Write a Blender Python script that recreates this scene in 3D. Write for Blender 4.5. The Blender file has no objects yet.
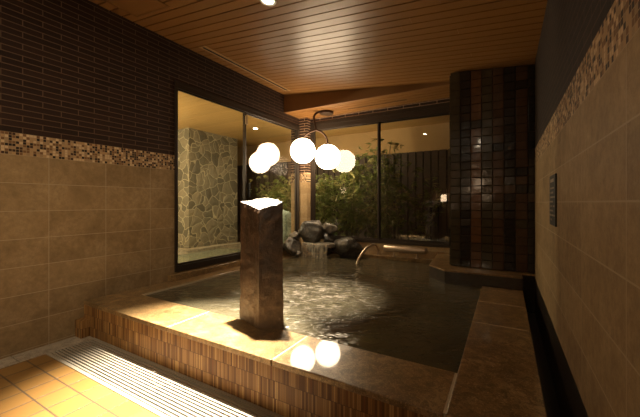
import bpy, bmesh, math, random
from mathutils import Vector, Matrix, noise
random.seed(7)
sc = bpy.context.scene
COL = sc.collection
PI = math.pi

# ------------------------------------------------------------------ helpers
def tag(o, label=None, cat=None, group=None, kind=None):
    if label: o['label'] = label
    if cat: o['category'] = cat
    if group: o['group'] = group
    if kind: o['kind'] = kind
    return o

def empty(name, loc, label=None, cat=None, group=None, kind=None):
    o = bpy.data.objects.new(name, None); COL.objects.link(o)
    o.location = loc; o.empty_display_size = .05
    return tag(o, label, cat, group, kind)

def obj(name, bm, mats, parent=None, smooth=False, bevel=0, loc=None):
    """link a bmesh given in WORLD coordinates as one mesh object"""
    bm.normal_update()
    me = bpy.data.meshes.new(name); 
    org = Vector(loc) if loc is not None else (Vector(parent.matrix_world.translation) if False else None)
    if org is None:
        if parent is not None: org = world_loc(parent)
        elif len(bm.verts):
            xs = [v.co for v in bm.verts]
            org = Vector((sum(v.x for v in xs)/len(xs), sum(v.y for v in xs)/len(xs), min(v.z for v in xs)))
        else: org = Vector((0, 0, 0))
    bmesh.ops.translate(bm, verts=bm.verts, vec=-org)
    bm.to_mesh(me); bm.free()
    o = bpy.data.objects.new(name, me); COL.objects.link(o)
    if parent is not None:
        o.parent = parent; o.location = org - world_loc(parent)
    else: o.location = org
    for m in (mats if isinstance(mats, (list, tuple)) else [mats]): me.materials.append(m)
    if smooth:
        for p in me.polygons: p.use_smooth = True
    if bevel:
        b = o.modifiers.new('bevel', 'BEVEL'); b.width = bevel; b.segments = 2; b.limit_method = 'ANGLE'
    return o

def world_loc(o):
    v = Vector(o.location)
    while o.parent is not None:
        o = o.parent; v = v + Vector(o.location)
    return v

def box(bm, x0, x1, y0, y1, z0, z1, mi=0, rot=None):
    vs = [bm.verts.new((x, y, z)) for z in (z0, z1) for y in (y0, y1) for x in (x0, x1)]
    fs = [(0, 2, 3, 1), (4, 5, 7, 6), (0, 1, 5, 4), (2, 6, 7, 3), (0, 4, 6, 2), (1, 3, 7, 5)]
    for f in fs:
        fc = bm.faces.new([vs[i] for i in f]); fc.material_index = mi
    if rot: bmesh.ops.rotate(bm, verts=vs, cent=Vector(((x0+x1)/2, (y0+y1)/2, (z0+z1)/2)), matrix=rot)
    return vs

def bx(*a, **k):
    bm = bmesh.new(); box(bm, *a, **k); return bm

def prism(pts, z0, z1, bm=None):
    bm = bm or bmesh.new()
    lo = [bm.verts.new((x, y, z0)) for x, y in pts]; hi = [bm.verts.new((x, y, z1)) for x, y in pts]
    n = len(pts)
    bm.faces.new(hi); bm.faces.new(lo[::-1])
    for i in range(n): bm.faces.new((lo[i], lo[(i+1) % n], hi[(i+1) % n], hi[i]))
    bmesh.ops.recalc_face_normals(bm, faces=bm.faces)
    return bm

def tube(bm, pts, r, seg=10, cap=True, radii=None):
    pts = [Vector(p) for p in pts]; rings = []
    up = Vector((0.1, 0.2, 1)).normalized()
    for i, p in enumerate(pts):
        t = (pts[min(i+1, len(pts)-1)] - pts[max(i-1, 0)]).normalized()
        a = t.cross(up)
        if a.length < 1e-3: a = t.cross(Vector((1, 0, 0)))
        a.normalize(); b = a.cross(t).normalized(); up = b
        rr = radii[i] if radii else r
        rings.append([bm.verts.new(p + a*math.cos(2*PI*k/seg)*rr + b*math.sin(2*PI*k/seg)*rr) for k in range(seg)])
    for A, B in zip(rings, rings[1:]):
        for k in range(seg): bm.faces.new((A[k], A[(k+1) % seg], B[(k+1) % seg], B[k]))
    if cap: bm.faces.new(rings[0][::-1]); bm.faces.new(rings[-1])
    bmesh.ops.recalc_face_normals(bm, faces=bm.faces)
    return bm

def spline(ctrl, n=8):
    c = [Vector(p) for p in ctrl]; c = [2*c[0]-c[1]] + c + [2*c[-1]-c[-2]]; out = []
    for i in range(1, len(c)-2):
        for k in range(n):
            t = k/n; p0, p1, p2, p3 = c[i-1:i+3]
            out.append(.5*((2*p1)+(-p0+p2)*t+(2*p0-5*p1+4*p2-p3)*t*t+(-p0+3*p1-3*p2+p3)*t**3))
    out.append(c[-2]); return out

def lathe(bm, prof, c, seg=32, axis='Z'):
    rings = []
    for r, z in prof:
        if r < 1e-5: rings.append([bm.verts.new((c[0], c[1], c[2]+z))])
        else: rings.append([bm.verts.new((c[0]+r*math.cos(2*PI*k/seg), c[1]+r*math.sin(2*PI*k/seg), c[2]+z)) for k in range(seg)])
    for A, B in zip(rings, rings[1:]):
        for k in range(seg):
            a = A[k % len(A)]; a2 = A[(k+1) % len(A)]; b = B[k % len(B)]; b2 = B[(k+1) % len(B)]
            vs = []
            for v in (a, a2, b2, b):
                if v not in vs: vs.append(v)
            if len(vs) > 2: bm.faces.new(vs)
    bmesh.ops.recalc_face_normals(bm, faces=bm.faces)
    return bm

# ------------------------------------------------------------------ node materials
class N:
    def __init__(s, name):
        s.m = bpy.data.materials.new(name); s.m.use_nodes = True
        s.t = s.m.node_tree; s.t.nodes.clear()
        s.out = s.t.nodes.new('ShaderNodeOutputMaterial')
        s._pos = None
    def n(s, typ, ins=None, **props):
        nd = s.t.nodes.new(typ)
        for k, v in props.items(): setattr(nd, k, v)
        for k, v in (ins or {}).items(): s.set(nd.inputs[k], v)
        return nd
    def set(s, inp, v):
        if isinstance(v, bpy.types.NodeSocket): s.t.links.new(v, inp)
        elif isinstance(v, bpy.types.Node): s.t.links.new(v.outputs[0], inp)
        else:
            if isinstance(v, (tuple, list)) and len(v) == 3 and inp.type == 'RGBA': v = (*v, 1)
            inp.default_value = v
    def pos(s):
        if s._pos is None: s._pos = s.n('ShaderNodeNewGeometry').outputs['Position']
        return s._pos
    def xyz(s):
        q = s.n('ShaderNodeSeparateXYZ', {0: s.pos()}); return q.outputs
    def math(s, op, a, b=0., c=0., clamp=False):
        q = s.n('ShaderNodeMath', {0: a, 1: b, 2: c}, operation=op); q.use_clamp = clamp; return q.outputs[0]
    def vec(s, x, y, z=0.):
        return s.n('ShaderNodeCombineXYZ', {0: x, 1: y, 2: z}).outputs[0]
    def mix(s, f, a, b, mode='MIX'):
        q = s.n('ShaderNodeMix', data_type='RGBA', blend_type=mode)
        s.set(q.inputs[0], f); s.set(q.inputs[6], a); s.set(q.inputs[7], b); return q.outputs[2]
    def noise(s, scale, detail=4, rough=.6, vec=None, dist=0.):
        q = s.n('ShaderNodeTexNoise', {'Vector': vec if vec is not None else s.pos(), 'Scale': scale, 'Detail': detail, 'Roughness': rough, 'Distortion': dist})
        return q.outputs[0]
    def ramp(s, f, stops, interp='LINEAR'):
        q = s.n('ShaderNodeValToRGB', {0: f}); cr = q.color_ramp; cr.interpolation = interp
        while len(cr.elements) < len(stops): cr.elements.new(.5)
        for e, (p, c) in zip(cr.elements, stops):
            e.position = p; e.color = (*c, 1) if len(c) == 3 else c
        return q.outputs[0]
    def bump(s, h, strength=.5, dist=.01, normal=None):
        ins = {'Height': h, 'Strength': strength, 'Distance': dist}
        if normal is not None: ins['Normal'] = normal
        return s.n('ShaderNodeBump', ins).outputs[0]
    def bsdf(s, color, rough=.5, normal=None, **kw):
        ins = {'Base Color': color, 'Roughness': rough}
        if normal is not None: ins['Normal'] = normal
        for k, v in kw.items(): ins[k] = v
        q = s.n('ShaderNodeBsdfPrincipled', ins)
        s.t.links.new(q.outputs[0], s.out.inputs[0]); return s.m

def plain(name, color, rough=.5, metallic=0., nscale=0, namp=.15, bump=0, **kw):
    a = N(name)
    kw['Metallic'] = metallic
    if nscale:
        f = a.noise(nscale)
        c = a.mix(f, tuple(q*(1-namp) for q in color), tuple(min(1, q*(1+namp)) for q in color))
        nr = a.bump(f, bump, .01) if bump else None
        return a.bsdf(c, rough, nr, **kw)
    return a.bsdf(color, rough, None, **kw)

def brick(a, u, v, w, h, mortar, offset=.5, freq=2, smooth=.1):
    q = a.n('ShaderNodeTexBrick', {'Vector': a.vec(u, v), 'Scale': 1., 'Mortar Size': mortar, 'Mortar Smooth': smooth,
            'Brick Width': w, 'Row Height': h, 'Color1': (0, 0, 0), 'Color2': (1, 1, 1), 'Mortar': (.5, .5, .5), 'Bias': 0.})
    q.offset = offset; q.offset_frequency = freq; q.squash = 1
    return q.outputs['Color'], q.outputs['Fac']

def wall_material(name, axis, z_tile, pitch, z_mos, u0, tile_w, mort=(.12, .072, .040), lum=1., bl=.8):
    """glazed brick above a mosaic band above travertine tile"""
    a = N(name); X, Y, Z = a.xyz(); U = Y if axis == 'Y' else X
    # brick tile
    bc, bf = brick(a, a.math('SUBTRACT', U, u0-40), a.math('SUBTRACT', Z, z_mos-20*.043), .231, .043, .0032)
    nz = a.noise(40)
    bcol = a.mix(bc, (.022, .010, .006), (.038, .017, .010))
    bcol = a.mix(a.math('MULTIPLY', nz, .4), bcol, (.035, .018, .012))
    bcol = a.mix(bf, bcol, mort)
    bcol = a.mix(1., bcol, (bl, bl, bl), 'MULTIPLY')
    # mosaic
    ms = .0194
    mu = a.math('DIVIDE', a.math('SUBTRACT', U, -40.), ms/1.); mv = a.math('DIVIDE', a.math('SUBTRACT', Z, z_tile-20*ms), ms)
    wn = a.n('ShaderNodeTexWhiteNoise', {'Vector': a.vec(a.math('FLOOR', mu), a.math('FLOOR', mv))}, noise_dimensions='2D')
    mcol = a.ramp(wn.outputs[0], [(0, (.018, .010, .007)), (.2, (.05, .022, .012)), (.32, (.17, .085, .035)), (.48, (.38, .24, .12)), (.66, (.55, .40, .24)), (.85, (.30, .20, .11))], 'CONSTANT')
    _, mf = brick(a, a.math('SUBTRACT', U, -40.), a.math('SUBTRACT', Z, z_tile-20*ms), ms, ms, .0014, 0.)
    mcol = a.mix(mf, mcol, (.33, .23, .13))
    # travertine
    tc, tf = brick(a, a.math('SUBTRACT', U, u0-40*tile_w), a.math('SUBTRACT', Z, z_tile-20*pitch), tile_w, pitch, .0026, 0.)
    n1 = a.noise(4.5, 8, .68, dist=.5); n2 = a.noise(26, 6, .8)
    tcol = a.ramp(n1, [(.32, (.21, .138, .066)), (.5, (.30, .202, .100)), (.68, (.40, .285, .155))])
    tcol = a.mix(a.ramp(n2, [(.40, (0, 0, 0)), (.66, (.6, .6, .6))]), tcol, (.13, .085, .042))
    tcol = a.mix(.22, tcol, a.mix(tc, (.15, .10, .05), (.36, .25, .13)))
    if lum != 1.: tcol = a.mix(1., tcol, (lum, lum, lum), 'MULTIPLY')
    tcol = a.mix(tf, tcol, (.36, .275, .175))
    isb = a.math('GREATER_THAN', Z, z_mos); ism = a.math('GREATER_THAN', Z, z_tile)
    col = a.mix(isb, a.mix(ism, tcol, mcol), bcol)
    rgh = a.math('MULTIPLY_ADD', isb, .12, a.math('MULTIPLY_ADD', n2, .2, .46))
    h = a.math('ADD', a.math('MULTIPLY', isb, bf), a.math('MULTIPLY', a.math('SUBTRACT', 1., isb), a.math('ADD', a.math('MULTIPLY', ism, mf), a.math('MULTIPLY', a.math('SUBTRACT', 1., ism), tf))))
    h = a.math('SUBTRACT', a.math('MULTIPLY', n2, .12), h)
    return a.bsdf(col, rgh, a.bump(h, .6, .002), **{'Specular IOR Level': .22})

M = {}
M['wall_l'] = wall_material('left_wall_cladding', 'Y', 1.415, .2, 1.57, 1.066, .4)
M['wall_r'] = wall_material('right_wall_cladding', 'Y', 1.44, .18, 1.59, 1.49, .5, bl=.45)  # same brick, its colour darkened to stand for the dimmer light here
M['wall_b'] = wall_material('back_wall_cladding', 'X', 1.415, .2, 1.57, -.2, .4, (.42, .28, .18), 1.35, 1.)  # same cladding, tile and mortar painted brighter as if lit by the globes

def wood_boards(name, base, dark, groove, rough=.28):
    a = N(name); X, Y, Z = a.xyz()
    row = a.math('FLOOR', a.math('DIVIDE', Y, .1))
    wn = a.n('ShaderNodeTexWhiteNoise', {'W': row}, noise_dimensions='1D').outputs[0]
    v = a.vec(a.math('MULTIPLY_ADD', X, .6, a.math('MULTIPLY', wn, 9.)), a.math('MULTIPLY', Y, 16.), 0.)
    g = a.noise(4., 6, .65, v, 1.5)
    c = a.mix(g, dark, base)
    c = a.mix(a.math('MULTIPLY', wn, .35), c, tuple(q*.62 for q in base))
    return a.bsdf(c, a.math('MULTIPLY_ADD', g, .12, rough), a.bump(g, .06, .002), **{'Coat Weight': .10, 'Coat Roughness': .25})
M['board'] = wood_boards('varnished_ceiling_wood', (.31, .145, .040), (.21, .092, .024), None, .34)
M['board_out'] = wood_boards('pale_outdoor_wood', (.70, .43, .15), (.56, .32, .10), None)
M['gap'] = plain('dark_board_gap', (.02, .01, .006), .9)
M['beam'] = wood_boards('beam_wood', (.24, .12, .045), (.18, .085, .03), None, .4)
M['frame'] = plain('bronze_window_frame', (.042, .030, .022), .38, .5)
M['frame_hl'] = plain('silver_latch_metal', (.55, .5, .42), .3, .9)
M['steel'] = plain('brushed_steel', (.60, .48, .36), .36, .8, 60, .1)
M['bronze'] = plain('bronze_lamp_metal', (.055, .027, .014), .45, .6)
M['vent'] = plain('vent_frame_metal', (.42, .26, .12), .5)
M['ring'] = plain('lamp_trim', (.7, .66, .6), .4)

def granite(name, c1, c2, c3, rough=.3, coat=.4, bmp=.25, wet=.12, bd=1.):
    a = N(name)
    n1 = a.noise(6, 8, .72, dist=.6); n2 = a.noise(18, 7, .85, dist=.6); n3 = a.noise(150, 2, .6)
    c = a.ramp(n1, [(.32, c1), (.52, c2), (.72, c3)])
    c = a.mix(a.math('MULTIPLY', a.ramp(n2, [(.47, (0, 0, 0)), (.56, (1, 1, 1))]), .8), c, tuple(q*.45 for q in c2))
    c = a.mix(a.math('MULTIPLY', a.math('GREATER_THAN', n3, .6), .3), c, tuple(min(1, q*1.5) for q in c3))
    h = a.math('ADD', n2, a.math('MULTIPLY', n3, .4))
    return a.bsdf(c, rough, a.bump(h, bmp, .0015*bd), **{'Coat Weight': coat, 'Coat Roughness': wet})
M['rim'] = granite('wet_brown_granite', (.11, .060, .022), (.26, .155, .062), (.44, .29, .135), .34, .75, .12, .045)
M['rim_dark'] = granite('dark_wet_granite_and_shade', (.022, .015, .010), (.035, .024, .015), (.05, .035, .022), .35, .5, .2)
M['strip'] = granite('pale_floor_granite', (.36, .30, .22), (.46, .39, .30), (.56, .49, .39), .3, .5, .15)
M['grout'] = plain('pale_grout', (.50, .40, .26), .7, 0, 80, .15)
M['rock'] = granite('wet_dark_boulder', (.010, .008, .006), (.040, .033, .024), (.34, .28, .20), .35, .5, 1., .2, 8.)
M['rock_pale'] = granite('pale_wet_rock', (.07, .058, .042), (.17, .145, .11), (.36, .31, .24), .4, .4, 1., .2, 6.)
M['boulder'] = granite('pale_green_boulder', (.32, .40, .33), (.42, .52, .42), (.55, .64, .52), .5, .1, .4)

M['kerb'] = granite('pale_kerb_stone', (.34, .28, .18), (.44, .37, .25), (.54, .47, .33), .5, .1, .3)
# stick mosaic on the riser
a = N('stick_mosaic'); X, Y, Z = a.xyz()
sv = a.math('DIVIDE', a.math('SUBTRACT', Z, -.018), .0905)
row = a.math('FLOOR', sv)
su = a.math('DIVIDE', a.math('ADD', a.math('ADD', X, Y), a.math('MULTIPLY', row, .007)), .0105)
w1 = a.n('ShaderNodeTexWhiteNoise', {'Vector': a.vec(a.math('FLOOR', su), row)}, noise_dimensions='2D').outputs[0]
c = a.ramp(w1, [(0, (.13, .055, .016)), (.16, (.21, .100, .030)), (.42, (.30, .150, .046)), (.66, (.38, .205, .070)), (.88, (.50, .29, .10)), (.95, (.18, .07, .02))], 'CONSTANT')
c = a.mix(a.math('MULTIPLY', a.noise(90), .25), c, (.20, .10, .035))
fu = a.math('ABSOLUTE', a.math('SUBTRACT', a.math('FRACT', su), .5)); fv = a.math('ABSOLUTE', a.math('SUBTRACT', a.math('FRACT', sv), .5))
g = a.math('MAXIMUM', a.math('GREATER_THAN', fu, .44), a.math('GREATER_THAN', fv, .485))
c = a.mix(g, c, (.10, .05, .02))
hh = a.math('SUBTRACT', w1, a.math('MULTIPLY', g, 1.2))
M['stick'] = a.bsdf(c, .45, a.bump(hh, .6, .003), **{'Specular IOR Level': .25})

# floor tiles
a = N('ochre_floor_tiles'); X, Y, Z = a.xyz()
tc, tf = brick(a, a.math('ADD', X, 2.375+15.), a.math('SUBTRACT', Y, .88-15.5), .15, .155, .0042, 0.)
n = a.noise(9, 5, .6)
c = a.mix(tc, (.24, .125, .036), (.30, .165, .050)); c = a.mix(a.math('MULTIPLY', n, .35), c, (.25, .12, .032))
c = a.mix(tf, c, (.10, .065, .038))
M['floor'] = a.bsdf(c, a.math('MULTIPLY_ADD', n, .2, .28), a.bump(a.math('SUBTRACT', a.math('MULTIPLY', n, .3), tf), .5, .003))

# water
def water_mat(name, col, s1, strength, rough=.05, glint_amt=.45):
    a = N(name); X, Y, Z = a.xyz()
    v = a.vec(a.math('ADD', a.math('MULTIPLY', X, .88), a.math('MULTIPLY', Y, .48)), a.math('ADD', a.math('MULTIPLY', X, -.85), a.math('MULTIPLY', Y, 1.55)), 0.)
    n1 = a.noise(s1, 3, .5, v, .9); n2 = a.noise(s1*3.1, 3, .55, v, .6)
    # ripples and the painted glints are strongest mid-bath
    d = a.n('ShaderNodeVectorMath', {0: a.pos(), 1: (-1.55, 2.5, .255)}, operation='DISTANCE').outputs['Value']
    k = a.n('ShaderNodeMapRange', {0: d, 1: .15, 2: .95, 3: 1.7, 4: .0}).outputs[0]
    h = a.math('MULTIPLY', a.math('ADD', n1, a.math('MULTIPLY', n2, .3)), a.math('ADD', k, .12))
    # pale streaks painted into the colour imitate the globes' rippled reflection
    glint_noise = a.noise(s1*1.7, 5, .62, v, 1.6)
    glint = a.math('MULTIPLY', a.ramp(glint_noise, [(.50, (0, 0, 0)), (.66, (1, 1, 1))]), a.math('MULTIPLY', k, glint_amt, clamp=True), clamp=True)
    c = a.mix(glint, col, (.42, .35, .27))
    return a.bsdf(c, rough, a.bump(h, strength, .11), **{'IOR': 1.33, 'Specular IOR Level': .5})
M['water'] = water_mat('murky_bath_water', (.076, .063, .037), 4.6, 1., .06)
M['water_out'] = water_mat('outdoor_bath_water', (.20, .22, .15), 6., .2, .05, 0.)
a = N('falling_water'); X, Y, Z = a.xyz()
st = a.noise(1., 4, .6, a.vec(a.math('MULTIPLY', X, 38.), a.math('MULTIPLY', Y, 38.), a.math('MULTIPLY', Z, 5.)))
tr = a.n('ShaderNodeBsdfTransparent'); pr = a.n('ShaderNodeBsdfPrincipled', {'Base Color': (.75, .66, .52), 'Roughness': .15})
mx = a.n('ShaderNodeMixShader', {0: a.ramp(st, [(.32, (.08, .08, .08)), (.7, (.6, .6, .6))]), 1: tr, 2: pr})
a.t.links.new(mx.outputs[0], a.out.inputs[0]); M['fall'] = a.m

# glass: clear sheet with a fresnel reflection
a = N('window_glass')
fr = a.n('ShaderNodeFresnel', {'IOR': 1.52}).outputs[0]
f2 = a.math('MULTIPLY', fr, 1.7, clamp=True)
tr = a.n('ShaderNodeBsdfTransparent', {'Color': (.90, .92, .88, 1)}); gl = a.n('ShaderNodeBsdfGlossy', {'Roughness': .0, 'Color': (1, 1, 1, 1)})
mx = a.n('ShaderNodeMixShader', {0: f2, 1: tr, 2: gl}); a.t.links.new(mx.outputs[0], a.out.inputs[0]); M['glass'] = a.m

def emis(name, col, s):
    a = N(name); e = a.n('ShaderNodeEmission', {0: (*col, 1), 1: s}); a.t.links.new(e.outputs[0], a.out.inputs[0]); return a.m
M['globe'] = emis('glowing_opal_glass', (1., .77, .50), 16.)
M['disc'] = emis('downlight_diffuser', (1., .86, .62), 60.)
M['wlamp'] = emis('wall_lamp_diffuser', (1., .70, .42), 9.)

# rough red brown stone of the post
a = N('rough_red_brown_stone'); X, Y, Z = a.xyz()
n1 = a.noise(7, 7, .7, dist=.8); n2 = a.noise(55, 6, .75); n3 = a.noise(20, 4, .6)
c = a.ramp(n1, [(.36, (.014, .008, .005)), (.5, (.048, .026, .014)), (.62, (.12, .068, .036))])
c = a.mix(a.math('MULTIPLY', n2, .6), c, (.022, .011, .006))
stain = a.math('MULTIPLY', a.n('ShaderNodeMapRange', {0: Z, 1: .62, 2: .38, 3: 0., 4: 1.}).outputs[0], n3)
c = a.mix(a.math('MULTIPLY', stain, .8), c, (.26, .165, .085))
M['post'] = a.bsdf(c, .36, a.bump(a.math('ADD', n2, a.math('MULTIPLY', n3, 1.2)), .9, .006), **{'Coat Weight': .12, 'Coat Roughness': .25})
M['post_top'] = granite('fresh_broken_stone', (.045, .037, .027), (.085, .072, .055), (.15, .13, .10), .6, 0., .8)

# crazy paving cladding
a = N('crazy_paving_stone'); p = a.n('ShaderNodeVectorMath', {0: a.pos(), 1: (1., 1., 1.)}, operation='MULTIPLY').outputs[0]
wp = a.n('ShaderNodeVectorMath', {0: p, 1: a.n('ShaderNodeVectorMath', {0: a.n('ShaderNodeTexNoise', {'Vector': p, 'Scale': 2.2}).outputs[1], 'Scale': .35}, operation='SCALE').outputs[0]}, operation='ADD').outputs[0]
v1 = a.n('ShaderNodeTexVoronoi', {'Vector': wp, 'Scale': 5.2}, feature='DISTANCE_TO_EDGE').outputs[0]
v2 = a.n('ShaderNodeTexVoronoi', {'Vector': wp, 'Scale': 5.2}, feature='F1').outputs['Color']
s = a.n('ShaderNodeSeparateColor', {0: v2}).outputs[0]
c = a.ramp(s, [(0, (.15, .125, .075)), (.35, (.23, .195, .12)), (.65, (.31, .26, .16)), (1, (.40, .33, .20))])
c = a.mix(a.math('MULTIPLY', a.noise(14, 6, .7), .7), c, (.12, .105, .075))
g = a.n('ShaderNodeMapRange', {0: v1, 1: .018, 2: .034, 3: 1., 4: 0.}).outputs[0]
c = a.mix(g, c, (.50, .43, .27))
M['crazy'] = a.bsdf(c, .7, a.bump(a.math('ADD', a.math('MULTIPLY', v1, 1.5), a.math('MULTIPLY', a.noise(30), .25)), .7, .03))

M['fence'] = plain('dark_fence_wood', (.065, .040, .022), .7, 0, 22, .5)
M['plaster'] = plain('tan_plaster', (.48, .30, .125), .85, 0, 4, .12)
M['soil'] = plain('dark_garden_soil', (.05, .038, .022), .9, 0, 12, .5)
M['leaf'] = plain('bamboo_leaf', (.24, .28, .07), .5, 0, 30, .5)
M['leaf2'] = plain('dry_bamboo_leaf', (.42, .38, .14), .5, 0, 30, .4)
M['cane'] = plain('bamboo_cane', (.20, .19, .08), .45, 0, 15, .4)
M['black'] = plain('black_void', (.012, .010, .008), .8)
M['plate'] = plain('black_sign_plate', (.008, .006, .005), .6)
M['letter'] = plain('white_sign_print', (.26, .21, .16), .6)
M['grate'] = plain('ivory_grating', (.36, .31, .24), .4, 0, 30, .08)
M['back_plaster'] = plain('beige_rear_wall', (.30, .19, .09), .6, 0, 4, .1)
# glazed pillar tiles
def glaze(name, c, r=.16):
    a = N(name); n = a.noise(16, 4, .6)
    return a.bsdf(a.mix(n, tuple(q*.55 for q in c), tuple(q*1.4 for q in c)), r, a.bump(a.noise(26, 3, .5), .28, .006), **{'Coat Weight': .25, 'Coat Roughness': .05})
M['gz'] = [glaze('olive_glaze', (.040, .030, .015)), glaze('black_glaze', (.012, .009, .007)), glaze('rust_glaze', (.10, .042, .016)), glaze('brown_glaze', (.060, .030, .015))]
M['gz_grout'] = plain('pillar_grout', (.03, .02, .014), .7)

# ------------------------------------------------------------------ the room
CZ = lambda x: 2.757 - .103*(x+3.)          # sloping ceiling
YB = 4.58
XR = .239
def structure(name, bm, m, parent=None, **k):
    o = obj(name, bm, m, parent, **k)
    if parent is None: o['kind'] = 'structure'
    return o

# left wall with the window opening y 2.13..4.50, z .345..2.36
bm = bmesh.new()
box(bm, -3.16, -3., -2., 2.13, -.1, 2.9)
box(bm, -3.16, -3., 2.13, 4.46, -.1, .345)
box(bm, -3.16, -3., 2.13, 4.46, 2.36, 2.9)
structure('wall_left', bm, M['wall_l'])
# back wall: corner column, apron, lintel, part behind the pillar
bm = bmesh.new()
box(bm, -3.16, -2.84, 4.46, 4.74, -.1, 2.9)
bmesh.ops.delete(bm, geom=[], context='VERTS')
structure('trim_corner', bm, M['wall_b'])
bm = bmesh.new()
box(bm, -2.84, -.42, YB, YB+.16, -.1, .47)
box(bm, -2.84, -.42, YB, YB+.16, 2.42, 2.9)
box(bm, -.42, .5, YB, YB+.16, -.1, 2.9)
structure('wall_back', bm, M['wall_b'])
# right wall ends just before the pillar
structure('wall_right', bx(XR, XR+.12, -2., 3.667, .36, 2.9), M['wall_r'])
structure('baseboard_right', bx(XR, XR+.12, -2., 3.667, -.1, .36), M['rim_dark'])
structure('wall_rear', bx(-3.16, XR+.12, -2.12, -2., -.1, 3.), M['back_plaster'])
structure('wall_recess', bx(.5, .62, 3.667, YB+.16, -.1, 2.9), M['rim_dark'])
# floor
structure('floor', bx(-2.83, XR, -2., .985, -.1, 0.), M['floor'])
fs = bmesh.new()
for k, (y0, y1) in enumerate([(-2., -.9), (-.9, -.1), (-.1, .85), (.85, 1.30)]):
    box(fs, -3., -2.833, y0+.003, y1-.003, -.1, .001)
structure('trim_floor', fs, M['strip'], bevel=.002)
structure('floor_base', bx(-3.1, .5, .985, 4.7, -.12, -.05), M['black'])

# main ceiling: varnished boards with open joints, boards run left to right and fall to the right
bm = bmesh.new()
def slab(bm, x0, x1, y0, y1, dz0, dz1, mi=0, cz=CZ):
    vs = []
    for dz in (dz0, dz1):
        for y in (y0, y1):
            for x in (x0, x1): vs.append(bm.verts.new((x, y, cz(x)+dz)))
    for f in [(0, 2, 3, 1), (4, 5, 7, 6), (0, 1, 5, 4), (2, 6, 7, 3), (0, 4, 6, 2), (1, 3, 7, 5)]:
        bm.faces.new([vs[i] for i in f]).material_index = mi
slab(bm, -3., XR+.02, -2., 4.04, .012, .05, 1)
y = -2.0 + .003
while y < 4.03:
    y1 = min(y+.1, 4.04)
    cuts = [-3.]; x = -3 + random.uniform(1.2, 3.2); 
    if x < XR-.3: cuts.append(x)
    cuts.append(XR+.02)
    for c0, c1 in zip(cuts, cuts[1:]): slab(bm, c0+.0006, c1-.0006, y+.0058, y1-.0058, 0., .0118)
    y = y1
slab(bm, XR+.02, .5, 3.667, 4.6, 0, .05)
structure('ceiling', bm, [M['board'], M['gap']], bevel=0)
# dropped soffit over the back windows and its face board
bm = bmesh.new()
SZ = 2.482
box(bm, -3., .5, 4.064, YB, SZ+.012, SZ+.03, 1)
y = 4.064
while y < YB-.01:
    y1 = min(y+.1, YB); box(bm, -3., .5, y+.004, y1-.004, SZ, SZ+.0118); y = y1
structure('ceiling_soffit', bm, [M['board'], M['gap']])
structure('trim_beam', bx(-3., XR, 4.04, 4.063, SZ-.002, 2.9), M['beam'])

# ------------------------------------------------------------------ windows
def win(name, axis, u0, u1, z0, z1, plane, splits, depth=.07, label=None, sw=.028, fw=.045, head=.08, foot=.05, out=-1):
    """axis Y: left wall (u=y, plane x); axis X: back wall"""
    e = empty(name, (plane, u0, z0) if axis == 'Y' else (u0, plane, z0), kind='structure')
    def B(bm, a0, a1, p0, p1, zz0, zz1):
        P0, P1 = plane+out*p0, plane+out*p1
        if P0 > P1: P0, P1 = P1, P0
        if axis == 'Y': box(bm, P0, P1, a0, a1, zz0, zz1)
        else: box(bm, a0, a1, P0, P1, zz0, zz1)
    f = bmesh.new()
    B(f, u0, u0+fw, -.012, depth, z0, z1); B(f, u1-fw, u1, -.012, depth, z0, z1)
    B(f, u0+fw, u1-fw, -.012, depth, z0, z0+foot); B(f, u0+fw, u1-fw, -.012, depth, z1-head, z1)
    B(f, u0+fw, u1-fw, -.016, -.012, z1-head*.45, z1-head*.35)
    obj('window_frame', f, M['frame'], e, bevel=.004)
    xs = [u0+fw] + splits + [u1-fw]
    for i in range(len(xs)-1):
        s = bmesh.new(); a0, a1 = xs[i], xs[i+1]; 
        o0 = .006 if i == 0 else .030; o1 = o0+.024
        ex = .018 if i < len(xs)-2 else 0
        B(s, a0, a0+sw, o0, o1, z0+foot, z1-head); B(s, a1-sw+ex, a1+ex, o0, o1, z0+foot, z1-head)
        B(s, a0+sw, a1-sw+ex, o0, o1, z0+foot, z0+foot+.02); B(s, a0+sw, a1-sw+ex, o0, o1, z1-head-.015, z1-head)
        sash = obj('sash', s, M['frame'], e, bevel=.002)
        g = bmesh.new(); pm = plane+out*(o0+.012)
        q = [(a0+sw, z0+foot+.02), (a1-sw+ex, z0+foot+.02), (a1-sw+ex, z1-head-.015), (a0+sw, z1-head-.015)]
        g.faces.new([g.verts.new((pm, u, z) if axis == 'Y' else (u, pm, z)) for u, z in q])
        obj('pane', g, M['glass'], sash)
    return e
w1 = win('window_1', 'Y', 2.13, 4.46, .345, 2.36, -3., [3.19], foot=.065, head=.075, fw=.03, sw=.018)
w2 = win('window_2', 'X', -2.84, -.42, .47, 2.42, YB, [-1.66], head=.14, foot=.05, out=1)
# latches on the left window
b = bmesh.new(); box(b, -3.004, -2.985, 3.185, 3.215, 2.12, 2.235); obj('latch_plate', b, M['frame_hl'], w1, bevel=.003)
b = bmesh.new(); box(b, -2.992, -2.965, 3.215, 3.245, 1.15, 1.34); obj('pull_handle', b, M['black'], w1, bevel=.004)
# low stone kerb under the left window
structure('trim_sill', bx(-3., -2.93, 2.05, 4.46, .272, .335), M['rim'], bevel=.004)

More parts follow.
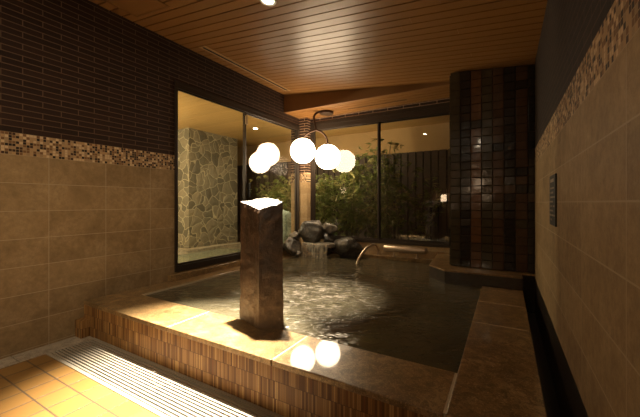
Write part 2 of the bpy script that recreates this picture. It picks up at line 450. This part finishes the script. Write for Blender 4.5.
# ------------------------------------------------------------------ glazed tile pillar in the corner
bm = bmesh.new()
box(bm, -.525, .5, 3.745, 4.58, .39, CZ(-.5)-.012)
pil = structure('wall_pillar', bm, M['gz_grout'])
bm = bmesh.new(); PX0 = -.525; tw = .1015
cols = [0, 1, 2, 0, 3, 1, 3, 1, 2, 1]
for ci in range(9):
    x0 = PX0+ci*tw; z = .392; k = 0
    while z < CZ(x0+tw)-.02:
        h = .086; z1 = z+h if CZ(x0+tw)-z > h+.05 else CZ(x0+tw)-.006
        mi = cols[ci]
        if random.random() < .07: mi = random.choice([0, 1, 3])
        rot = Matrix.Rotation(random.gauss(0, .009), 3, 'Z') @ Matrix.Rotation(random.gauss(0, .009), 3, 'X')
        dpt = random.uniform(0, .003)
        box(bm, x0+.002, x0+tw-.002, 3.728-dpt, 3.750, z+.0018, z1-.0018, mi, rot)
        if CZ(x0+tw)-z1 < .02: break
        z = z1
# side face tiles
for ci in range(8):
    y0 = 3.75+ci*.1; z = .395
    while z < CZ(PX0)-.03:
        z1 = min(z+.099, CZ(PX0)-.02)
        box(bm, PX0-.012, PX0-.001, y0+.003, y0+.097, z+.003, z1-.003, random.choice([0, 0, 1, 3])); z = z1
obj('tile_cladding', bm, M['gz'], pil, bevel=.004)

# ------------------------------------------------------------------ the bath
bath = empty('soaking_bath', (-1.5, 1.3, 0), 'large sunken-looking hot bath with brown granite rim and stick mosaic front', 'bath')
ZT = .27
IY = 1.64; IX0 = -2.765; IX1 = -.2
fx = [-3.+.001, -2.775, -1.9, -1.04, -.205]
for i in range(1, 4):
    a0, a1 = fx[i], fx[i+1]
    obj('rim_slab', bx(a0+.003, a1-.003, 1.292, IY, ZT-.032, ZT), M['rim'], bath, bevel=.005)
ys = [1.292, 2.2, 3.2, 4.1]
for y0, y1 in zip(ys, ys[1:]):
    obj('rim_slab', bx(-2.999, -2.775+.004, y0+.003, y1-.003, ZT-.032, ZT+.002), M['rim'], bath, bevel=.005)
ys = [1.292, 2.40, 2.92, 3.47]
for y0, y1 in zip(ys, ys[1:]):
    obj('rim_slab', bx(IX1, .135, y0+.003, y1-.003, ZT-.032, ZT), M['rim'], bath, bevel=.005)
g = bmesh.new()
box(g, -2.99, .12, 1.302, IY-.004, ZT-.03, ZT-.0015); box(g, -2.998, IX0-.003, 1.303, 4.1, ZT-.031, ZT-.002)
box(g, IX1+.004, .128, 1.303, 3.47, ZT-.0305, ZT-.002)
obj('grout_bed', g, M['grout'], bath)
r = bmesh.new(); box(r, -3., .128, 1.30, 1.5, -.05, ZT-.033)
obj('tiled_riser', r, M['stick'], bath)
r = bmesh.new(); box(r, .03, .128, 1.5, 3.47, -.05, ZT-.033)
obj('side_riser', r, M['rim_dark'], bath)
r = bmesh.new(); box(r, IX0-.002, IX1+.02, 1.56, IY-.002, -.05, ZT-.033); box(r, -3., IX0, 1.56, 4.58, -.05, ZT-.034); box(r, IX1+.001, IX1+.1, 1.6, 3.47, -.05, ZT-.034)
obj('basin_wall', r, M['rim'], bath)
obj('corner_step', bx(-3., -2.90, 1.235, 1.299, 0.0, .135), M['stick'], bath, bevel=.004)
# raised platform carrying the pillar
pp = [(.135, 3.48), (.135, 3.667), (.49, 3.667), (.49, 4.57), (-.80, 4.57), (-.74, 3.68), (-.545, 3.46), (-.2, 3.475)]
obj('platform', prism(pp, .372, .389), M['rim'], bath, bevel=.004)
obj('platform_base', prism([(x*.995, y+.006 if y < 4 else y) for x, y in pp], -.05, .3715), M['rim_dark'], bath)  # dark colour on this body stands in for shade on the riser
b = bmesh.new(); box(b, IX0, -.80, 4.50, 4.58, -.05, .298); obj('back_kerb', b, M['rim'], bath, bevel=.006)
# corner ledge the rocks stand on
b = prism([(-3., 4.1), (-2.765, 4.1), (-2.3, 4.28), (-2.1, 4.5), (-2.1, 4.58), (-3., 4.58)], -.05, .262); obj('corner_ledge', b, M['rim'], bath, bevel=.004)
# water
bm = bmesh.new()
bmesh.ops.create_grid(bm, x_segments=60, y_segments=70, size=.5)
for v in bm.verts:
    x = IX0 + (v.co.x+.5)*(IX1-IX0); y = IY-.01 + (v.co.y+.5)*(4.505-IY)
    v.co = (x, y, .252)
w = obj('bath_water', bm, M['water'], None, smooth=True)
tag(w, 'murky olive-brown hot water filling the large indoor bath', 'water', kind='stuff')

# side gutter, dark
structure('floor_gutter', bx(.128, XR, -.0, 3.667, -.08, .02), M['rim_dark'])

# ------------------------------------------------------------------ drain grating
gr = empty('drain_grate', (-1.5, 1.15, 0), 'long ivory slotted drain grating at the foot of the bath front', 'drain grate')
f = bmesh.new(); X0, X1, Y0, Y1 = -2.83, .12, .987, 1.299
box(f, X0, X1, Y0, Y0+.022, -.03, .003); box(f, X0, X1, Y1-.012, Y1, -.03, .003)
box(f, X0, X0+.014, Y0+.022, Y1-.012, -.03, .003)
obj('frame', f, M['grate'], gr, bevel=.001)
f = bmesh.new(); n = 13; p = (Y1-.012-Y0-.022)/n
for i in range(n):
    yy = Y0+.022+(i+.5)*p+.002; box(f, X0+.014, X1, yy-.0055, yy+.0055, -.005, .002)
for i in range(5):
    xx = X0+.5+i*.55; box(f, xx, xx+.012, Y0+.022, Y1-.012, -.022, -.0055)
obj('slats', f, M['grate'], gr)

# ------------------------------------------------------------------ upright stone post
def loft(bm, rings, mats=(0, 1)):
    R = [[bm.verts.new(p) for p in r] for r in rings]
    for A, B in zip(R, R[1:]):
        n = len(A)
        for k in range(n): bm.faces.new((A[k], A[(k+1) % n], B[(k+1) % n], B[k])).material_index = mats[0]
    return R
base = [(-1.610, 1.655), (-1.365, 1.570), (-1.235, 1.655), (-1.385, 1.81), (-1.565, 1.83)]
topz = [1.095, 1.045, 1.088, 1.112, 1.122]
def subdiv(poly, n):
    out = []
    for i in range(len(poly)):
        p, q = Vector(poly[i]), Vector(poly[(i+1) % len(poly)])
        for k in range(n): out.append(p.lerp(q, k/n))
    return out
seg = 9
ring2 = subdiv(base, seg); cz = Vector((-1.405, 1.71))
topr = subdiv([(x, y, z) for (x, y), z in zip(base, topz)], seg)
rings = []; NR = 46
for i in range(NR+1):
    t = i/NR; ring = []
    for p, tp in zip(ring2, topr):
        zt = tp.z - .012 + .012*noise.noise(Vector((p.x*18, p.y*18, 3)))
        z = .0 + t*zt
        wdt = 1.0 + .02*math.sin(t*5+1)
        q = cz + (p-cz)*wdt
        nz = Vector((q.x*5, q.y*5, z*2.2)); d = noise.noise(nz)*.010 + noise.noise(Vector((q.x*22, q.y*22, z*18)))*.006 + noise.noise(Vector((q.x*60, q.y*60, z*50)))*.002
        dirv = (p-cz).normalized(); q = q + dirv*d
        if t > .97: q = q - dirv*.006*(t-.97)/.03
        ring.append((q.x, q.y, z))
    rings.append(ring)
bm = bmesh.new(); R = loft(bm, rings)
last = R[-1]; prev = last; nin = 6
for j in range(1, nin+1):
    s = 1-j/nin
    if j < nin:
        cur = []
        for v0 in last:
            c0 = Vector((cz.x, cz.y, 1.105)); q = c0 + (v0.co-c0)*s
            q.z += .007*noise.noise(Vector((q.x*25, q.y*25, 1))) + .01*(1-s)*0
            cur.append(bm.verts.new(q))
        for k in range(len(cur)): bm.faces.new((prev[k], prev[(k+1) % len(cur)], cur[(k+1) % len(cur)], cur[k])).material_index = 1
        prev = cur
    else:
        c = bm.verts.new((cz.x, cz.y, 1.103))
        for k in range(len(prev)): bm.faces.new((prev[k], prev[(k+1) % len(prev)], c)).material_index = 1
bmesh.ops.recalc_face_normals(bm, faces=bm.faces)
o = obj('stone_post', bm, [M['post'], M['post_top']]); tag(o, 'tall upright rough red-brown stone post standing at the bath edge', 'stone post')

# ------------------------------------------------------------------ twin globe pendant
lp = empty('pendant_lamp', (-2.40, 4.33, SZ), 'bronze ceiling lamp with two glowing white globes in the corner', 'lamp')
b = bmesh.new(); lathe(b, [(0, -.04), (.10, -.04), (.108, -.03), (.108, 0), (0, 0)], (-2.40, 4.33, SZ)); obj('canopy', b, M['bronze'], lp, smooth=False, bevel=.003)
G = [(-2.70, 4.12, 1.869), (-2.367, 4.31, 1.776)]; GR = .192
joint = (-2.52, 4.21, 2.19)
obj('stem', tube(bmesh.new(), spline([(-2.41, 4.325, 2.462), (-2.50, 4.24, 2.458), (-2.545, 4.20, 2.40), (-2.535, 4.20, 2.29), joint]), .0165), M['bronze'], lp, smooth=True)
obj('arm', tube(bmesh.new(), spline([joint, (-2.58, 4.16, 2.16), (-2.68, 4.13, 2.10), (-2.70, 4.12, 2.03)]), .015), M['bronze'], lp, smooth=True)
obj('arm', tube(bmesh.new(), spline([joint, (-2.45, 4.26, 2.16), (-2.385, 4.30, 2.07), (-2.367, 4.31, 1.94)]), .015), M['bronze'], lp, smooth=True)
for gx, gy, gz in G:
    b = bmesh.new(); prof = [(max(0, GR*math.sin(t*PI/28)), GR*math.cos(t*PI/28)) for t in range(0, 26)] + [(0, GR*math.cos(25*PI/28))]
    lathe(b, prof, (gx, gy, gz), 40); gl = obj('globe', b, M['globe'], lp, smooth=True, loc=(gx, gy, gz))
    b = bmesh.new(); lathe(b, [(0, .03), (.03, .03), (.034, 0), (0, 0)], (gx, gy, gz+GR-.006), 20); obj('globe_cap', b, M['bronze'], gl)

# ------------------------------------------------------------------ downlights
def downlight(loc, label, tilt=0., r=.05, name='ceiling_downlight'):
    e = empty(name, loc, label, 'downlight')
    b = bmesh.new(); lathe(b, [(r*.86, -.002), (r*1.2, -.006), (r*1.25, 0), (r*1.25, .004), (r*.86, .003)], loc, 28)
    b2 = obj('trim_ring', b, M['ring'], e); b2.rotation_euler.y = tilt
    b = bmesh.new(); lathe(b, [(0, -.001), (r*.84, -.001), (r*.84, .004), (0, .004)], loc, 28)
    b3 = obj('diffuser', b, M['disc'], e); b3.rotation_euler.y = tilt
    return e
sl = math.atan(.103)
downlight((-1.56, 1.90, CZ(-1.56)-.003), 'small round recessed downlight glowing in the sloping wooden ceiling', sl)
downlight((-4.45, 5.02, 2.597), 'small round downlight glowing in the outdoor ceiling beyond the left window')
def spot(name, loc, target, power, size, blend=.6, col=(1, .82, .56), rad=.04):
    l = bpy.data.lights.new(name, 'SPOT'); l.energy = power; l.spot_size = size; l.spot_blend = blend; l.color = col; l.shadow_soft_size = rad
    o = bpy.data.objects.new(name, l); COL.objects.link(o); o.location = loc
    o.rotation_euler = (Vector(target)-Vector(loc)).to_track_quat('-Z', 'Y').to_euler(); return o
spot('downlight_beam', (-1.56, 1.90, CZ(-1.56)-.03), (-1.66, 1.25, 0), 3000, math.radians(41), 1., (1, .90, .72))
spot('downlight_beam', (-1.56, 1.93, CZ(-1.56)-.03), (-1.55, 2.45, 0), 950, math.radians(36), 1., (1, .88, .70))  # extra beam from the same fitting, added to brighten the water patch
spot('outdoor_downlight_beam', (-4.45, 5.02, 2.57), (-4.2, 5.2, 0), 18, math.radians(150), .8, (1, .86, .58))
spot('outdoor_fill_beam', (-4.35, 3.2, 2.57), (-5.2, 3.7, .4), 14, math.radians(130), .8, (1, .86, .58))  # unseen beam without a fitting, added to light the outdoor view

downlight((-1.3, -.9, CZ(-1.3)-.003), 'unseen round fill downlight added in the ceiling behind the viewer, nearer the left wall', sl)
downlight((-.55, -1.0, CZ(-.55)-.003), 'unseen round fill downlight added in the ceiling behind the viewer, nearer the right wall', sl)
spot('fill_beam', (-1.3, -.9, CZ(-1.3)-.03), (-2.9, 1.2, .9), 95, math.radians(80), .9)  # added fill for the left wall, its downlight out of view
spot('fill_beam', (-.55, -1.0, CZ(-.55)-.03), (-.8, .0, 0), 8, math.radians(150), .9)  # weak added fill from the other unseen downlight
def point(name, loc, power, col=(1, .84, .58), rad=.08):
    l = bpy.data.lights.new(name, 'POINT'); l.energy = power; l.color = col; l.shadow_soft_size = rad
    o = bpy.data.objects.new(name, l); COL.objects.link(o); o.location = loc
point('garden_fill_light', (-3.32, 5.2, 1.9), 21)  # bare light added out of sight behind the column to brighten the bamboo
point('outdoor_fill_light', (-5.35, 2.2, 1.7), 150, (1, .82, .52))  # unseen light added to brighten the stone wall and outdoor ceiling
# wall lamps of the wash area behind the viewer (they show in the glass and in the glazed tiles)
def walllamp(x, z, w, h, label):
    e = empty('wall_lamp', (x, -2., z), label, 'wall lamp')
    b = bmesh.new(); box(b, x-w*.6, x+w*.6, -2., -1.97, z-h*.6, z+h*.6); obj('back_plate', b, M['bronze'], e, bevel=.004)
    b = bmesh.new(); box(b, x-w*.5, x+w*.5, -1.969, -1.88, z-h*.5, z+h*.5); obj('diffuser', b, M['wlamp'], e, bevel=.01)
walllamp(-1.78, 1.22, .17, .22, 'small square lit wall lamp mirrored in the back window')
walllamp(-.60, 1.52, .22, .24, 'small square lit wall lamp mirrored in the glazed pillar')

# ------------------------------------------------------------------ ceiling fittings
e = empty('slot_diffuser', (-2.79, 3.08, CZ(-2.79)), 'long slim slot air diffuser in the wooden ceiling along the brick wall', 'air vent')
b = bmesh.new()
for xa, xb, ya, yb in [(-2.835, -2.815, 2.30, 3.86), (-2.765, -2.745, 2.30, 3.86), (-2.815, -2.765, 2.30, 2.32), (-2.815, -2.765, 3.84, 3.86)]:
    slab(b, xa, xb, ya, yb, -.008, -.0005)
obj('frame', b, M['vent'], e)
b = bmesh.new(); slab(b, -2.815, -2.765, 2.32, 3.84, -.003, -.001); obj('slot', b, M['black'], e)
b = bmesh.new(); slab(b, -2.777, -2.771, 2.32, 3.84, -.007, -.003); obj('blade', b, M['beam'], e)
e = empty('slot_diffuser', (-1.6, 4.37, SZ), 'short slim slot air diffuser in the dropped soffit above the back window', 'air vent')
b = bmesh.new(); box(b, -2.05, -1.17, 4.35, 4.358, SZ-.004, SZ-.0004); box(b, -2.05, -1.17, 4.376, 4.384, SZ-.004, SZ-.0004); obj('frame', b, M['beam'], e)
b = bmesh.new(); box(b, -2.05, -1.17, 4.358, 4.376, SZ-.0025, SZ-.0004); obj('slot', b, M['black'], e)
e = empty('access_panel', (-2.6, 1.35, CZ(-2.6)), 'square wooden access hatch in the ceiling at the top left by the brick wall', 'access hatch')
b = bmesh.new()
for xa, xb, ya, yb in [(-2.86, -2.845, 1.2, 1.66), (-2.415, -2.40, 1.2, 1.66), (-2.845, -2.415, 1.2, 1.215), (-2.845, -2.415, 1.645, 1.66)]:
    slab(b, xa, xb, ya, yb, -.006, -.0005)
obj('frame', b, M['beam'], e)
b = bmesh.new(); slab(b, -2.845, -2.415, 1.215, 1.645, -.003, -.0005); obj('panel', b, M['board'], e)

# ------------------------------------------------------------------ steel rail and headrest bar at the back of the bath
rl = bmesh.new()
tube(rl, spline([(-1.735, 3.95, .18), (-1.725, 3.98, .29), (-1.69, 4.08, .40), (-1.66, 4.22, .465), (-1.645, 4.38, .47), (-1.64, 4.47, .43), (-1.64, 4.535, .36), (-1.64, 4.54, .29)]), .0165, 12)
o = obj('grab_rail', rl, M['steel'], smooth=True); tag(o, 'bent steel grab rail dipping into the bath water by the back window', 'grab rail')
e = empty('headrest_bar', (-1.22, 4.45, .298), 'thick horizontal steel headrest bar on two short legs below the back window', 'headrest bar')
b = bmesh.new(); pr = [(-1.53+.0, 0.012)]
xs = [(-1.532, .006), (-1.530, .022), (-1.518, .036), (-1.50, .041), (-.95, .041), (-.932, .036), (-.92, .022), (-.918, .006)]
tube(b, [(x, 4.455, .42) for x, _ in xs], .04, 16, True, [r*1.15 for _, r in xs]); obj('bar', b, M['steel'], e, smooth=True)
for x in (-1.40, -1.07):
    b = bmesh.new(); lathe(b, [(0, 0), (.026, 0), (.026, .008), (.014, .010), (.014, .085), (0, .085)], (x, 4.53 if False else 4.535, .297), 16); obj('leg', b, M['steel'], e)

# ------------------------------------------------------------------ rocks
def rock(loc, dims, seed, m, label, rot=0., sharp=.25, name='rock'):
    bm = bmesh.new(); bmesh.ops.create_icosphere(bm, subdivisions=4, radius=1)
    rnd = random.Random(seed)
    planes = [(Vector((rnd.gauss(0, 1), rnd.gauss(0, 1), rnd.gauss(0, 1))).normalized(), rnd.uniform(.62, .9)) for _ in range(11)]
    off = Vector((seed*3.1, seed*1.7, seed))
    for v in bm.verts:
        p = v.co.copy()
        for n, d in planes:
            s = p.dot(n)
            if s > d: p -= n*(s-d)*.9
        p *= 1 + .13*noise.noise(p*1.6+off) + .08*noise.noise(p*4+off) + .06*noise.noise(p*10+off) + .02*noise.noise(p*25+off)
        v.co = p
    R = Matrix.Rotation(rot, 3, 'Z')
    mx = [max(abs(v.co[i]) for v in bm.verts) for i in range(3)]
    for v in bm.verts:
        q = R @ Vector((v.co.x/mx[0]*dims[0]/2, v.co.y/mx[1]*dims[1]/2, v.co.z/mx[2]*dims[2]/2))
        v.co = q + Vector(loc)
    o = obj(name, bm, m, smooth=True); tag(o, label, 'rock')
    return o
rock((-2.63, 4.29, .615), (.44, .34, .40), 3, M['rock'], 'largest dark wet boulder on top of the waterfall rocks', .3)
rock((-2.06, 4.37, .41), (.50, .34, .38), 5, M['rock'], 'rounded dark rock at the right of the waterfall beside the grab rail', -.2)
rock((-2.42, 4.45, .66), (.30, .18, .20), 8, M['rock_pale'], 'paler grey rock wedged behind the big boulder on its right', .2)
rock((-2.42, 4.44, .50), (.26, .2, .24), 12, M['rock'], 'dark rock under the paler rock between the two boulders', .9)
rock((-2.84, 4.02, .41), (.30, .46, .30), 14, M['rock'], 'dark rock at the left of the waterfall behind the stone post', .5)
rock((-2.89, 4.20, .55), (.20, .22, .14), 17, M['rock_pale'], 'small greyish rock above the left rock by the corner column', .1)
rock((-2.73, 4.39, .72), (.24, .14, .12), 21, M['rock_pale'], 'small pale rock leaning left of the largest boulder', .4)
rock((-2.55, 4.36, .35), (.44, .3, .22), 25, M['rock'], 'dark base rock hidden in shade behind the falling water', .0)
rock((-2.70, 3.98, .31), (.10, .09, .09), 28, M['rock_pale'], 'smallest pale stone at the left foot of the waterfall', .0)
# flat spout slab
bm = bmesh.new(); pts = []
for k in range(22):
    t = 2*PI*k/22; pts.append((-2.50+.27*math.cos(t)*(1+.1*math.sin(3*t+1)), 4.22+.17*math.sin(t)*(1+.1*math.cos(2*t))))
prism(pts, .405, .462, bm)
o = obj('spout_slab', bm, M['rock_pale'], bevel=.01); tag(o, 'thin flat pale stone slab the water runs over below the big boulder', 'stone slab')
# water film and curtain
bm = bmesh.new(); n = 36; prevc = None
for i in range(n+1):
    t = i/n; x = -2.72+.46*t; y = 4.07+.05*(2*t-1)**2 - (.0) + .03*t*0
    cur = []
    for j in range(10):
        s = j/9; z = .47-.218*s**1.2 if j else .472
        cur.append(bm.verts.new((x+.004*math.sin(i*1.7+j), y-.035*math.sqrt(s)+.004*math.sin(i*2.3), z)))
    if prevc:
        for A, B, C, D in zip(prevc, prevc[1:], cur[1:], cur): bm.faces.new((A, B, C, D))
    prevc = cur
o = obj('falling_water', bm, M['fall'], smooth=True); tag(o, 'thin curtain of water falling from the flat slab into the bath', 'water', kind='stuff')

# ------------------------------------------------------------------ sign on the right wall
e = empty('wall_sign', (XR, 2.28, 1.08), 'narrow black notice plate with rows of white print on the right wall', 'sign')
obj('plate', bx(XR-.008, XR, 2.145, 2.405, .945, 1.235), M['plate'], e, bevel=.001)
b = bmesh.new(); rnd = random.Random(4)
box(b, XR-.0095, XR-.008, 2.20, 2.35, 1.195, 1.213)
for i in range(8):
    z = 1.165-i*.026; y = 2.38
    while y > 2.17:
        w_ = rnd.uniform(.008, .016)
        if rnd.random() > .18: box(b, XR-.0092, XR-.008, y-w_, y, z-.010, z)
        y -= w_+.004
        if i % 2 == 1 and y < 2.24: break
obj('lettering', b, M['letter'], e)

# ------------------------------------------------------------------ beyond the glass
structure('floor_garden', bx(-9., 2.5, 4.74, 7.4, -.12, .0), M['soil'])
structure('floor_outdoor', bx(-9., -3.16, -1., 4.74, -.12, .0), M['rim_dark'])
# stone clad wall standing by the outdoor bath
structure('wall_stone', bx(-8.5, -5.58, 4.29, 5.65, 0, 2.6), M['crazy'])
structure('wall_outdoor', bx(-9.1, -8.5, -1., 7.4, 0, 3), M['crazy'])
# outdoor ceiling
bm = bmesh.new(); box(bm, -9., -3.16, -1., 6.5, 2.615, 2.66, 1); y = -1.
while y < 6.45: box(bm, -9., -3.16, y+.003, y+.097, 2.6, 2.6148); y += .1
structure('ceiling_outdoor', bm, [M['board_out'], M['gap']])
structure('wall_fascia', bx(-9., 2.5, 6.5, 6.62, 2.08, 3.4), M['plaster'])
# eave over the garden
structure('ceiling_eave', bx(-3.15, 2.5, 4.76, 6.5, 2.6, 2.7), M['board_out'])
# outdoor bath kerb and water
ob = empty('outdoor_bath', (-5.0, 4.2, 0), 'outdoor bath with pale stone kerb beyond the left window', 'bath')
b = bmesh.new(); box(b, -8.4, -5.25, 1., 4.27, .0, .0+.01); 
kp = spline([(-7.5, 4.05, 0), (-6.2, 4.0, 0), (-5.5, 4.02, 0), (-5.32, 4.3, 0), (-5.28, 5.0, 0), (-5.1, 5.5, 0), (-4.6, 5.75, 0)], 6)
b = bmesh.new()
A = None
for i, p in enumerate(kp):
    t = (kp[min(i+1, len(kp)-1)]-kp[max(i-1, 0)]).normalized(); nrm = Vector((t.y, -t.x, 0))
    q0 = p; q1 = p - nrm*.22
    cur = [b.verts.new((q0.x, q0.y, .0)), b.verts.new((q0.x, q0.y, .15)), b.verts.new((q1.x, q1.y, .15)), b.verts.new((q1.x, q1.y, 0.))]
    if A:
        for k in range(4): b.faces.new((A[k], A[(k+1) % 4], cur[(k+1) % 4], cur[k]))
    A = cur
bmesh.ops.recalc_face_normals(b, faces=b.faces)
obj('kerb', b, M['kerb'], ob)
bm = bmesh.new(); box(bm, -5.27, -3.45, .5, 4.9, .01, .10)
o = obj('outdoor_water', bm, M['water_out']); tag(o, 'pale green water of the outdoor bath beyond the left window', 'water', kind='stuff')
o = rock((-3.72, 5.05, .46), (.50, .45, .96), 33, M['boulder'], 'tall pale green-grey boulder in the garden behind the left window', .2, name='boulder')

# board fence at the back of the garden
fe = empty('garden_fence', (-3, 6.4, 0), 'dark vertical board fence closing the bamboo garden', 'fence')
b = bmesh.new(); x = -8.9; rnd = random.Random(5)
while x < 2.4:
    w_ = rnd.uniform(.10, .15); box(b, x, x+w_, 6.40+rnd.uniform(0, .02), 6.44, 0., 2.08+rnd.uniform(-.0, .0)); x += w_+.022
obj('boards', b, M['fence'], fe)
b = bmesh.new(); box(b, -8.9, 2.4, 6.44, 6.48, .4, .5); box(b, -8.9, 2.4, 6.44, 6.48, 1.6, 1.7); obj('rails', b, M['fence'], fe)
structure('wall_garden', bx(-9., 2.5, 6.485, 6.62, 0, 2.08), M['black'])

# bamboo
def bamboo(x, y, h, seed, ncane, nleaf, spread, label, zlo=.25):
    rnd = random.Random(seed)
    e = empty('bamboo_plant', (x, y, 0), label, 'bamboo', 'bamboo in the garden')
    b = bmesh.new(); tips = []
    for k in range(ncane):
        bx0, by0 = x+rnd.uniform(-.16, .16)*spread, y+rnd.uniform(-.1, .1)
        lx, ly = rnd.uniform(-.22, .22)*spread, rnd.uniform(-.12, .12)
        hh = h*rnd.uniform(.75, 1.)
        pts = [(bx0+lx*t*t, by0+ly*t*t, hh*t) for t in [i/7 for i in range(8)]]
        tube(b, pts, .009, 6, True, [.0095*(1-.6*i/7) for i in range(8)]); tips.append(pts)
    obj('canes', b, M['cane'], e, smooth=True)
    for nm, mt, frac in (('foliage', M['leaf'], .7), ('dry_foliage', M['leaf2'], .3)):
        b = bmesh.new()
        for _ in range(int(nleaf*frac/7)):
            pts = rnd.choice(tips); t = rnd.uniform(zlo, 1.)**.8; i = min(6, int(t*7)); c = Vector(pts[i]).lerp(Vector(pts[i+1]), t*7-i if t < 1 else 1)
            c += Vector((rnd.gauss(0, .13*spread), rnd.gauss(0, .09), rnd.gauss(0, .05)))
            yaw = rnd.uniform(0, 2*PI)
            for q in range(7):
                ya = yaw+rnd.uniform(-.9, .9); L = rnd.uniform(.07, .14); wd = L*.10
                d = Vector((math.cos(ya), math.sin(ya), rnd.uniform(-.7, .35))).normalized(); s_ = d.cross(Vector((0, 0, 1))).normalized()*wd
                s_ = Matrix.Rotation(rnd.uniform(-.9, .9), 3, d) @ s_
                cc = c + d*.01
                b.faces.new([b.verts.new(cc), b.verts.new(cc+d*L*.4+s_), b.verts.new(cc+d*L+Vector((0, 0, -.02))), b.verts.new(cc+d*L*.4-s_)])
        obj(nm, b, mt, e)
    return e
spots = [(-2.95, 5.25, 1.75, 'low bushy bamboo just right of the corner column'), (-2.62, 5.55, 2.0, 'bamboo behind the twin globes lamp'),
         (-2.30, 5.20, 2.05, 'tallest bamboo in the middle of the left back pane'), (-2.0, 5.6, 1.95, 'bamboo beside the back window mullion'),
         (-1.72, 5.15, 2.1, 'bamboo right at the mullion of the back window'), (-1.35, 5.75, 1.6, 'shaded bamboo just past the mullion in the dark right pane'),
         (-3.55, 5.75, 1.75, 'bamboo above the pale boulder'), (-4.05, 5.6, 1.7, 'bamboo in the middle of the left window right pane'), (-4.5, 5.85, 1.75, 'bamboo beside the left window mullion'),
         (-4.85, 5.9, 1.5, 'farthest left bamboo showing above the stone post')]
for i, (x, y, h, l) in enumerate(spots):
    bamboo(x, y, h, 100+i, 7, 700 if x > -1.5 else 1700, 1., l)

# ------------------------------------------------------------------ light, camera
wd = bpy.data.worlds.new('World'); sc.world = wd; wd.use_nodes = True
wd.node_tree.nodes['Background'].inputs[0].default_value = (.10, .08, .06, 1); wd.node_tree.nodes['Background'].inputs[1].default_value = .01

cam = bpy.data.cameras.new('Camera'); co = bpy.data.objects.new('Camera', cam); COL.objects.link(co)
cam.sensor_fit = 'HORIZONTAL'; cam.sensor_width = 36.; cam.lens = 18.; cam.shift_y = -6/640; cam.clip_start = .02
co.location = (0, 0, 1.077); co.rotation_euler = (PI/2, 0, math.atan(186/320))
sc.camera = co
sc.view_settings.view_transform = 'Standard'; sc.view_settings.look = 'None'; sc.view_settings.gamma = 1; sc.view_settings.use_curve_mapping = False
sc.view_settings.exposure = .4
sc.cycles.use_denoising = True
sc.cycles.max_bounces = 10; sc.cycles.transparent_max_bounces = 16
sc.cycles.sample_clamp_indirect = 8.
